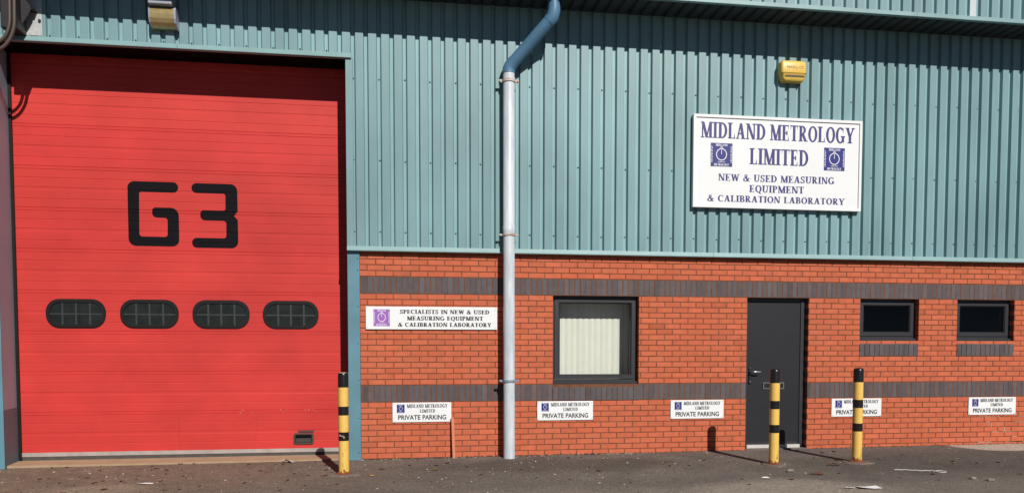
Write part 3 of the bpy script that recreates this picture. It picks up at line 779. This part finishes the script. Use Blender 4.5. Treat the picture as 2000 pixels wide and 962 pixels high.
emblem(4.527, 4.838, 3.871, 4.188, -.1186, MT['logo_blue'], big)
emblem(6.187, 6.498, 3.868, 4.183, -.1186, MT['logo_blue'], big)

sp = thing('wall_sign', 'long white board with black lettering and purple emblem beside the downpipe', 'sign', (.732, -.02, 1.635))
b = MB(); b.bevbox(-.132, 1.597, -.026, -.003, 1.635, 1.933, .002)
b.cm = 1
for x, z in ((-.115, 1.66), (1.575, 1.905), (1.575, 1.66)): b.tube([(x, -.0262, z), (x, -.0285, z)], .006, 8)
b.build('board', [MT['sign_white'], MT['lamp_grey']], sp)
Y = -.0275
line('SPECIALISTS IN NEW & USED', .311, 1.490, 1.841, 1.892, Y, MT['black_print'], sp, .42)
line('MEASURING EQUIPMENT', .404, 1.408, 1.755, 1.808, Y, MT['black_print'], sp, .42)
line('& CALIBRATION LABORATORY', .284, 1.519, 1.672, 1.723, Y, MT['black_print'], sp, .42)
emblem(-.032, .179, 1.677, 1.896, -.0266, MT['logo_purple'], sp)

PX = [.205, 2.148, 4.033, 6.440, 8.614]
PL = ['white private parking notice between the loading door and the downpipe',
      'white private parking notice below the square window with cream blinds',
      'white private parking notice on brick just left of the entrance door',
      'white private parking notice partly hidden behind a striped bollard',
      'white private parking notice at the far right end of the brick wall']
pk = thing('parking_notice', PL[0], 'sign', (PX[0]+.388, 0, .409), 'private parking notices along the brick wall')
b = MB(); x = PX[0]; b.bevbox(x, x+.776, -.014, -.003, .409, .668, .002); b.cm = 1
for xx, zz in ((x+.018, .428), (x+.758, .428), (x+.018, .650), (x+.758, .650)): b.tube([(xx, -.0142, zz), (xx, -.0165, zz)], .005, 8)
b.build('board', [MT['sign_white'], MT['lamp_grey']], pk)
line('MIDLAND METROLOGY', x+.190, x+.724, .600, .646, -.0155, MT['grey_print'], pk)
line('LIMITED', x+.360, x+.562, .536, .578, -.0155, MT['grey_print'], pk)
for w_, a_, b_ in (('PRIVATE', .072, .366), ('PARKING', .394, .708)):
    k = MB(); sans(k, w_, x+a_, x+b_, .440, .504, -.0155, .024); k.build('lettering', MT['black_print'], pk)
emblem(x+.057, x+.158, .533, .645, -.0146, MT['logo_blue'], pk, False)
for q in range(1, 5):
    c = copy_tree(pk); c.location.x = PX[q]+.388; c.location.z = .409+random.uniform(-.002, .002); c['label'] = PL[q]

# ------------------------------------------------------------------ alarm box
ab = thing('alarm_box', 'yellow alarm bell box on the cladding under the eave', 'alarm', (5.69, -.06, 5.055))
def loft(mb, rings):
    base = len(mb.v); n = len(rings[0])
    for r_ in rings: mb.v += r_
    for k in range(len(rings)-1):
        for j in range(n):
            mb.f.append((base+k*n+j, base+k*n+(j+1) % n, base+(k+1)*n+(j+1) % n, base+(k+1)*n+j)); mb.t.append((1, 1, 1)); mb.mi.append(mb.cm); mb.sm.append(True)
    i = len(mb.v); mb.v += rings[-1]+rings[0]
    mb.f.append(tuple(i+j for j in range(n))); mb.t.append((1, 1, 1)); mb.mi.append(mb.cm); mb.sm.append(False)
    mb.f.append(tuple(i+n+j for j in range(n))[::-1]); mb.t.append((1, 1, 1)); mb.mi.append(mb.cm); mb.sm.append(False)
def arect(x0, x1, y0, y1, r, z):                     # plan outline (front corners rounded), at height z
    o = rpoly([(x0, y0, r), (x1, y0, r), (x1, y1, .004), (x0, y1, .004)], 5); return [(a, c, z) for a, c in o]
def ashell(mb, yb=-.061):
    L = [(z, i, dp*.68) for z, i, dp in [(5.057, .050, .125), (5.062, .042, .142), (5.10, .022, .153), (5.165, .005, .159), (5.1655, .004, .160), (5.172, .002, .162), (5.30, .004, .158), (5.322, .014, .148), (5.333, .032, .128)]]
    loft(mb, [arect(5.508+i, 5.886-i, -.06-dep, yb, .035, z) for z, i, dep in L])
b = MB(); ashell(b); b.build('cover', MT['yellow_box'], ab)
b = MB(); b.prism(rpoly([(5.562, 5.109, .01), (5.842, 5.109, .01), (5.852, 5.124, .008), (5.83, 5.133, .008), (5.58, 5.133, .01), (5.556, 5.121, .006)], 4), -.1685, -.15); b.build('strobe_slot', mat('strobe_slot', (.035, .02, .015), .4), ab)
b = MB(); b.box(5.516, 5.878, -.1712, -.15, 5.1635, 5.1655); b.build('seam', mat('seam_line', (.30, .19, .04), .6), ab)
k = MB(); sans(k, 'NAXLL CY.', 5.590, 5.846, 5.224, 5.262, -.1702, .01); k.build('lettering', mat('worn_brown_print', (.20, .12, .05), .6), ab)

# ------------------------------------------------------------------ wall light
wl = thing('wall_light', 'amber lensed floodlight box on the cladding above the red door', 'light', (-2.52, -.06, 5.3))
b = MB()
sec = [(-.062, 5.525), (-.17, 5.527), (-.205, 5.515), (-.224, 5.485), (-.226, 5.44), (-.218, 5.39), (-.195, 5.345), (-.16, 5.315), (-.11, 5.30), (-.062, 5.30)]
def exsec(mb, sec, xa, xb):
    n = len(sec); i = len(mb.v); mb.v += [(xa, y, z) for y, z in sec]+[(xb, y, z) for y, z in sec]
    for k in range(n):
        j = (k+1) % n; mb.f.append((i+k, i+j, i+n+j, i+n+k)); mb.t.append((1, 1, 1)); mb.mi.append(mb.cm); mb.sm.append(False)
    mb.f.append(tuple(range(i, i+n))[::-1]); mb.f.append(tuple(range(i+n, i+2*n)))
    for _ in range(2): mb.t.append((1, 1, 1)); mb.mi.append(mb.cm); mb.sm.append(False)
exsec(b, sec, -2.668, -2.392); b.build('lens', MT['brass'], wl)
for xa, xb in ((-2.391, -2.368), (-2.682, -2.669)):
    b = MB(); exsec(b, [(y*1.03, z+(.005 if z > 5.4 else -.005)) for y, z in sec], xa, xb); b.build('end_cap', MT['lamp_grey'], wl)
b = MB(); b.bevbox(-2.675, -2.40, -.275, -.061, 5.535, 5.74, .012); b.build('gear_box', MT['lamp_grey'], wl)

# ------------------------------------------------------------------ steel box with cables, top left
cb = thing('cable_box', 'brown steel box on a galvanised plate with two looping cables', 'electrical box', (-4.2, -.06, 5.2))
b = MB(); b.box(-4.19, -3.952, -.066, -.0605, 5.155, 5.75); b.cm = 1; b.tube([(-3.975, -.066, 5.33), (-3.975, -.085, 5.33)], .016, 8); b.build('back_plate', [MT['galv'], MT['brown_metal']], cb)
b = MB(); b.bevbox(-4.31, -4.125, -.30, -.067, 5.14, 6.0, .012); b.build('casing', MT['brown_metal'], cb)
b = MB(); b.prism([(-4.124, 5.60), (-4.02, 5.45), (-4.02, 5.40), (-4.05, 5.34), (-4.10, 5.26), (-4.124, 5.24)], -.20, -.185); b.box(-4.124, -4.00, -.186, -.0665, 5.42, 5.432); b.build('bracket', MT['brown_metal'], cb)
for k, (xa, zl) in enumerate(((-4.185, 4.945), (-4.135, 4.865))):
    ya = -.33
    b = MB(); pts = [(xa, ya, 5.9), (xa, ya, 5.5), (xa-.004, ya, 5.25)]
    for j in range(1, 13):
        t = j/12*math.pi/2*1.1
        pts.append((xa-.004-(.19+.05*k)*(1-math.cos(t)), ya, 5.25-(5.25-zl)*math.sin(t)))
    lx, _, lz = pts[-1]
    for j in range(1, 8): v = j/7; pts.append((lx-.32*v, ya, lz+.02*v+.28*v*v))
    b.tube(pts, .0205, 12); b.build('cable', MT['cable'], cb)

# ------------------------------------------------------------------ downpipe
dp = thing('downpipe', 'white downpipe with a blue grey angled top on the wall beside the long sign', 'pipe', (1.735, -.17, -.08))
PYc, PR = -.172, .0765
def px_(z): return 1.733+(4.9-z)*.0014
b = MB(); b.tube([(px_(-.06), PYc, -.09), (px_(2.86), PYc, 2.86), (px_(2.94), PYc, 2.94)], [PR, PR, PR], 32)
b.build('lower_pipe', MT['pipe_white'], dp)
b = MB(); b.tube([(px_(2.86), PYc, 2.865), (px_(2.88), PYc, 2.868), (px_(2.96), PYc, 2.985), (px_(2.96), PYc, 2.99), (px_(4.9), PYc, 4.975)], [PR+.003, PR+.005, PR+.005, PR, PR], 32); b.build('upper_pipe', MT['pipe_white'], dp)
for z, m, hh in ((4.857, 'rust_clip', .035), (2.872, 'rust_clip', .022), (.955, 'grey_clip', .030)):
    b = MB(); xx = px_(z); b.tube([(xx, PYc, z-hh/2), (xx, PYc, z+hh/2)], PR+.012, 32)
    for s in (-1, 1):
        b.box(xx+s*(PR+.03)-.025, xx+s*(PR+.03)+.025, PYc-.006, PYc+.006, z-hh/2, z+hh/2); b.tube([(xx+s*(PR+.04), PYc-.006, z), (xx+s*(PR+.04), PYc-.022, z)], .009, 6)
    b.box(xx-.02, xx+.02, PYc+PR, -.026 if z > 2.7 else -.001, z-hh/2, z+hh/2)
    b.build('pipe_clip', MT[m], dp)
TX, TY = 2.27, -.47
A_ = Vector((px_(4.97), PYc, 5.03)); B_ = Vector((TX, TY, 5.60))
dirv = (B_-A_).normalized()
b = MB()
b.tube([(A_.x, PYc, 4.955), (A_.x, PYc, 5.0), A_+dirv*.03, A_+dirv*.11], [PR+.006]*4, 32)
b.tube([A_+dirv*.05, B_-dirv*.07], PR+.002, 32)
b.tube([B_-dirv*.09, B_-dirv*.02, (TX, TY, 5.66), (TX, TY, 5.70)], [PR+.006]*4, 32)
b.tube([(TX, TY, 5.69), (TX, TY, 5.87)], PR, 32)
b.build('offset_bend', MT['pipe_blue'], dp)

# ------------------------------------------------------------------ bollards
BP = [(-.352, -1.06), (4.978, -1.17), (6.10, -1.19)]
BLb = ['yellow and black bollard in front of the red loading door edge', 'yellow and black bollard standing before the grey entrance door', 'yellow and black bollard right of the entrance door, before a parking notice']
HB = 1.21; RB = .0605
def bz(f): return f
bo = thing('bollard', BLb[0], 'bollard', (BP[0][0], BP[0][1], gz(*BP[0])), 'striped bollards along the building')
ox, oy, oz = bo.location
b = MB(); b.tube([(ox, oy, oz-.1), (ox, oy, oz+HB-.1)], RB, 32); b.build('post', MT['yellow_paint'], bo)
for z0, z1 in ((.405, .507), (.705, .808)):
    b = MB(); b.tube([(ox, oy, oz+z0), (ox, oy, oz+z1)], RB+.0012, 32); b.build('black_band', MT['black_paint'], bo)
b = MB(); rr_ = [(1.032, RB+.0012), (HB-.035, RB+.0012), (HB-.018, RB-.002), (HB-.006, RB-.010), (HB, RB-.022), (HB+.002, RB-.045)]
b.tube([(ox, oy, oz+z) for z, _ in rr_], [r_ for _, r_ in rr_], 32); cap = b.build('black_top', MT['black_paint'], bo)
b = MB(); n = 40
def blobring(r, z, amp, seed):
    rg = random.Random(seed); ph = [rg.uniform(0, 6.28) for _ in range(4)]
    return [(ox+r*(1+amp*sum(math.sin((q+2)*2*math.pi*k/n+ph[q]) for q in range(4))/3)*math.cos(2*math.pi*k/n)*1.25, oy+r*(1+amp*sum(math.sin((q+2)*2*math.pi*k/n+ph[q]) for q in range(4))/3)*math.sin(2*math.pi*k/n), z) for k in range(n)]
loft(b, [blobring(.155, oz-.03, .15, 3), blobring(.15, oz+.004, .15, 3), blobring(.12, oz+.010, .15, 3)])
b.build('footing', MT['footing'], bo)
b = MB(); loft(b, [blobring(.080, oz-.01, .12, 8), blobring(.070, oz+.022, .10, 8), blobring(.052, oz+.034, .02, 8)]); b.build('rust_collar', MT['rust'], bo)
def scuffs(parent, spec, mname):
    mb = MB(); rg_ = random.Random(6)
    for ang, z, w_, h_ in spec:
        n_ = 5; a0 = R(ang-w_/2)
        for i in range(n_):
            b0 = a0+R(w_)*i/n_; b1 = a0+R(w_)*(i+1)/n_; rr2 = RB+.002
            zt = [z+h_*rg_.uniform(.3, .6) for _ in range(2)]; zb_ = [z-h_*rg_.uniform(.3, .6) for _ in range(2)]
            p = lambda a, zz: (ox+rr2*math.sin(a), oy-rr2*math.cos(a), oz+zz)
            mb.face([p(b0, zb_[0]), p(b1, zb_[1]), p(b1, zt[1]), p(b0, zt[0])])
    return tag(mb.build('scuff', MT[mname], parent), kind='stuff')
MT['pale_scuff'] = mat('pale_scuff', (.45, .36, .27), .7, .2, 40)
MT['dark_scratch'] = mat('dark_scratch', (.10, .045, .02), .8, .3, 40)
for q in (1, 2):
    c = copy_tree(bo); c.location = (BP[q][0], BP[q][1], gz(*BP[q])+(.0 if q == 1 else .0)); c.rotation_euler.z = 1.3*q; c['label'] = BLb[q]

scuffs(bo, [(-40, .47, 30, .018), (-12, .462, 26, .012), (8, .448, 16, .02), (-5, HB-.006, 70, .010)], 'pale_scuff')
scuffs(bo, [(-6, .245, 3.5, .05), (-8, .12, 3.5, .06), (20, .30, 2, .03)], 'dark_scratch')
bolls = [o for o in bpy.data.objects if o.get('category') == 'bollard' and o is not bo]
for bb in bolls:
    o_ = scuffs(bo, [(24-math.degrees(bb.rotation_euler.z), .12, 4, .05), (16-math.degrees(bb.rotation_euler.z), .085, 7, .03), (30-math.degrees(bb.rotation_euler.z), .17, 3, .03)], 'dark_scratch')
    o_.parent = bb
# ------------------------------------------------------------------ loose stick, litter
b = MB()
bm = bmesh.new(); bmesh.ops.create_cube(bm, size=1)
for v in bm.verts: v.co = Vector((v.co.x*.038, v.co.y*.028, v.co.z*.545))
bmesh.ops.bevel(bm, geom=bm.edges[:], offset=.003, segments=1, affect='EDGES')
Mx = Matrix.Translation((1.003, -.062, .195)) @ Matrix.Rotation(R(-4.5), 4, 'X') @ Matrix.Rotation(R(-1.6), 4, 'Y')
bmesh.ops.transform(bm, matrix=Mx, verts=bm.verts[:]); b.addbm(bm)
tag(b.build('wooden_stick', MT['plank'], loc=(1.0, -.06, -.08)), 'reddish square stick leaning on the brick beside a parking notice', 'stick')

so1 = MB(); rg = random.Random(4)                     # leaf mould along the foot of the wall
x = X0W
while x < 11:
    w = rg.uniform(.04, .16); dpt = rg.uniform(.02, .07)*(1.6 if x < 3.2 else .9); h = rg.uniform(.004, .012)*(1.5 if x < 3 else .9)
    if not (5.10 < x < 6.08):
        z = gz(x, 0)
        pts = [(x, -.001, z-.01), (x+w*.4, -dpt, z-.01), (x+w, -dpt*.6, z-.01), (x+w*1.1, -.001, z-.01)]
        t = (x+w*.5, -dpt*.3, z+h); t2 = (x+w*.6, .003, z+h)
        for k in range(3): so1.face([pts[k], pts[k+1], t])
        so1.face([pts[0], t, t2]); so1.face([pts[3], t2, t])
    x += w*.35
tag(so1.build('leaf_mould', MT['soil']), 'dark dry leaf mould strip gathered along the foot of the brick wall', 'debris', kind='stuff')
gr = MB(); rg = random.Random(21)
def pebble(x, y, s, flat=.5):
    z = gz(x, y); n = rg.randint(4, 6); a0 = rg.uniform(0, 6)
    base = [(x+s*rg.uniform(.7, 1.2)*math.cos(a0+2*math.pi*k/n), y+s*rg.uniform(.7, 1.2)*math.sin(a0+2*math.pi*k/n), z-.001) for k in range(n)]
    top = [(x+(p[0]-x)*.6, y+(p[1]-y)*.6, z+s*flat) for p in base]
    v = rg.uniform(.5, 1.7)
    for k in range(n): gr.face([base[k], base[(k+1) % n], top[(k+1) % n], top[k]], (v, v, v))
    gr.face(top, (v, v, v))
for k in range(900):
    x = rg.uniform(-5.2, 10.5); y = -3.6*rg.random()**1.2
    if x > 3 and rg.random() < .5: continue
    if -4.6 < x < -.4 and rg.random() < .3: y = rg.uniform(-1.6, .0)
    pebble(x, y, rg.choice([.004, .005, .006, .008, .011, .016 if rg.random() < .4 else .006]))
for k in range(260): x = rg.uniform(-.2, 3.5); pebble(x, -abs(rg.gauss(0, .04)), rg.uniform(.005, .012))
for bx, by in BP:
    for k in range(22): a = rg.uniform(0, 6.28); r_ = rg.uniform(.07, .17); pebble(bx+r_*1.3*math.cos(a), by+r_*math.sin(a), rg.uniform(.004, .011))
MT['grit'].node_tree  # shared material
tag(gr.build('grit', mat('loose_grit', (.33, .29, .25), .9, .3, 6, attr='tint')), 'pale grit and tiny stones scattered over the asphalt', 'grit', kind='stuff')
lf = MB(); rg = random.Random(33)
def leaf(mb, x, y, s, a, curl=.3):
    z = gz(x, y)+.003; c, sn = math.cos(a), math.sin(a)
    o = [(-1, 0, .1), (-.45, .42, curl), (.3, .40, curl*1.2), (1, 0, .15), (.35, -.42, curl), (-.4, -.38, curl*.8)]
    P_ = [(x+s*(p[0]*c-p[1]*sn), y+s*(p[0]*sn+p[1]*c), z+s*p[2]) for p in o]
    A0 = (x-s*.3*c, y-s*.3*sn, z); A1 = (x+s*.4*c, y+s*.4*sn, z)
    v = rg.uniform(.6, 1.6); t = (v, v*rg.uniform(.85, 1.15), v)
    for q in ([P_[0], A0, P_[1]], [P_[1], A0, A1, P_[2]], [P_[2], A1, P_[3]], [P_[0], P_[5], A0], [P_[5], P_[4], A1, A0], [P_[4], P_[3], A1]): mb.face(q, t)
for k in range(230):
    x = rg.uniform(-4.8, -.5) if rg.random() < .6 else rg.uniform(-.5, 9); y = -rg.random()*2.6
    leaf(lf, x, y, rg.choice([rg.uniform(.008, .022), rg.uniform(.02, .042)]), rg.uniform(0, 6.28))
for k in range(60): leaf(lf, rg.uniform(-.2, 3.4), -abs(rg.gauss(.02, .04)), rg.uniform(.01, .024), rg.uniform(0, 6.28))
tag(lf.build('dead_leaves', mat('litter_leaf', (.12, .055, .028), .85, .3, 9, attr='tint')), 'small brown dead leaf crumbs strewn over the asphalt', 'leaves', kind='stuff')

def scrap(name, x, y, outline, lift, m, label, cat, group=None):
    mb = MB(); z = gz(x, y)+.004; rg_ = random.Random(label)
    cen = (x, y, z+lift); ps = [(x+a, y+c, z+rg_.uniform(.001, lift*1.6)) for a, c in outline]
    for k in range(len(ps)): mb.face([ps[k], ps[(k+1) % len(ps)], cen])
    for k in range(len(ps)): mb.face([(p[0], p[1], p[2]-.0015) for p in (cen, ps[(k+1) % len(ps)], ps[k])])
    o = mb.build(name, m, loc=(x, y, z)); tag(o, label, cat, group); return o
LG = 'paper scraps lying on the asphalt'
scrap('paper_scrap', 5.27, -2.70, [(-.11, -.06), (.02, -.09), (.13, -.07), (.11, .02), (.0, .05), (-.1, .06)], .012, MT['paper'], 'largest white paper scrap on the asphalt below the bollards', 'litter', LG)
scrap('paper_scrap', 5.07, -2.69, [(-.08, -.01), (.03, -.03), (.075, .01), (-.01, .035)], .006, MT['paper'], 'thin grey white paper sliver just left of the largest scrap', 'litter', LG)
scrap('paper_scrap', 4.45, -2.0, [(-.04, -.02), (.05, -.03), (.045, .025), (-.03, .03)], .012, MT['paper'], 'small white paper scrap in front of the entrance door bollard', 'litter', LG)
scrap('paper_scrap', -2.50, -1.33, [(-.09, .015), (.0, -.025), (.09, -.02), (.10, .01), (.0, .012), (-.05, .035)], .012, MT['paper'], 'narrow white paper strip on the ground before the red door', 'litter', LG)
scrap('paper_scrap', -1.13, -.12, [(-.07, -.02), (-.02, -.04), (.06, -.03), (.08, .02), (.01, .04), (-.06, .03)], .035, MT['string'], 'crumpled pale wrapper at the red door threshold by the bollard shadow', 'litter', LG)
scrap('dead_leaf', 5.69, -1.36, [(-.09, .01), (-.03, -.03), (.05, -.03), (.09, .0), (.03, .03), (-.05, .03)], .022, MT['leaf'], 'large dark red dead leaf between the two right bollards', 'leaf', 'dead leaves on the asphalt')
scrap('dead_leaf', 5.13, -1.93, [(-.09, .02), (-.02, -.02), (.07, -.03), (.09, .01), (.0, .03)], .018, MT['leaf'], 'reddish brown dead leaf below the entrance door bollard', 'leaf', 'dead leaves on the asphalt')
scrap('dead_leaf', .08, -.80, [(-.045, -.01), (.0, -.025), (.045, 0), (.0, .025)], .010, MT['leaf'], 'small russet dead leaf right of the red door bollard', 'leaf', 'dead leaves on the asphalt')
scrap('dead_leaf', -.02, -1.22, [(-.035, -.01), (.0, -.02), (.035, .01), (.0, .02)], .012, MT['leaf_y'], 'small yellow leaf beside the foot of the red door bollard', 'leaf', 'dead leaves on the asphalt')
scrap('dead_leaf', .73, -.93, [(-.05, 0), (.01, -.02), (.05, .01), (-.01, .022)], .010, MT['leaf_y'], 'tan leaf on the asphalt in front of the leaning stick', 'leaf', 'dead leaves on the asphalt')
def stone(x, y, s, label):
    mb = MB(); bm = bmesh.new(); bmesh.ops.create_icosphere(bm, subdivisions=2, radius=s); rg_ = random.Random(label)
    for v in bm.verts: v.co = Vector((v.co.x*1.3, v.co.y, v.co.z*.6))*rg_.uniform(.85, 1.1)+Vector((x, y, gz(x, y)+s*.4))
    mb.addbm(bm); tag(mb.build('stone', MT['grit'], loc=(x, y, gz(x, y))), label, 'stone', 'loose stones on the asphalt')
stone(4.93, -1.68, .035, 'grey stone on the asphalt just before the entrance door bollard')
stone(6.75, -2.42, .030, 'pale stone right of the white string on the asphalt')
stone(6.86, -2.56, .036, 'brown grey stone nearest the right corner of the asphalt')
b = MB(); pts = []
for k in range(16): v = k/15; pts.append((6.22+.42*v+.0, -1.78-.12*v+.015*math.sin(v*7), 0))
for k in range(12): a = -2.2+k/11*5.2; pts.append((6.68+.075*math.cos(a), -1.97+.05*math.sin(a), 0))
b.tube([(x, y, gz(x, y)+.008+.002*math.sin(i*1.7)) for i, (x, y, _) in enumerate(pts)], .0065, 8)
tag(b.build('string', MT['string'], loc=(6.22, -1.78, gz(6.22, -1.78))), 'length of pale string with a looped end on the asphalt', 'string')
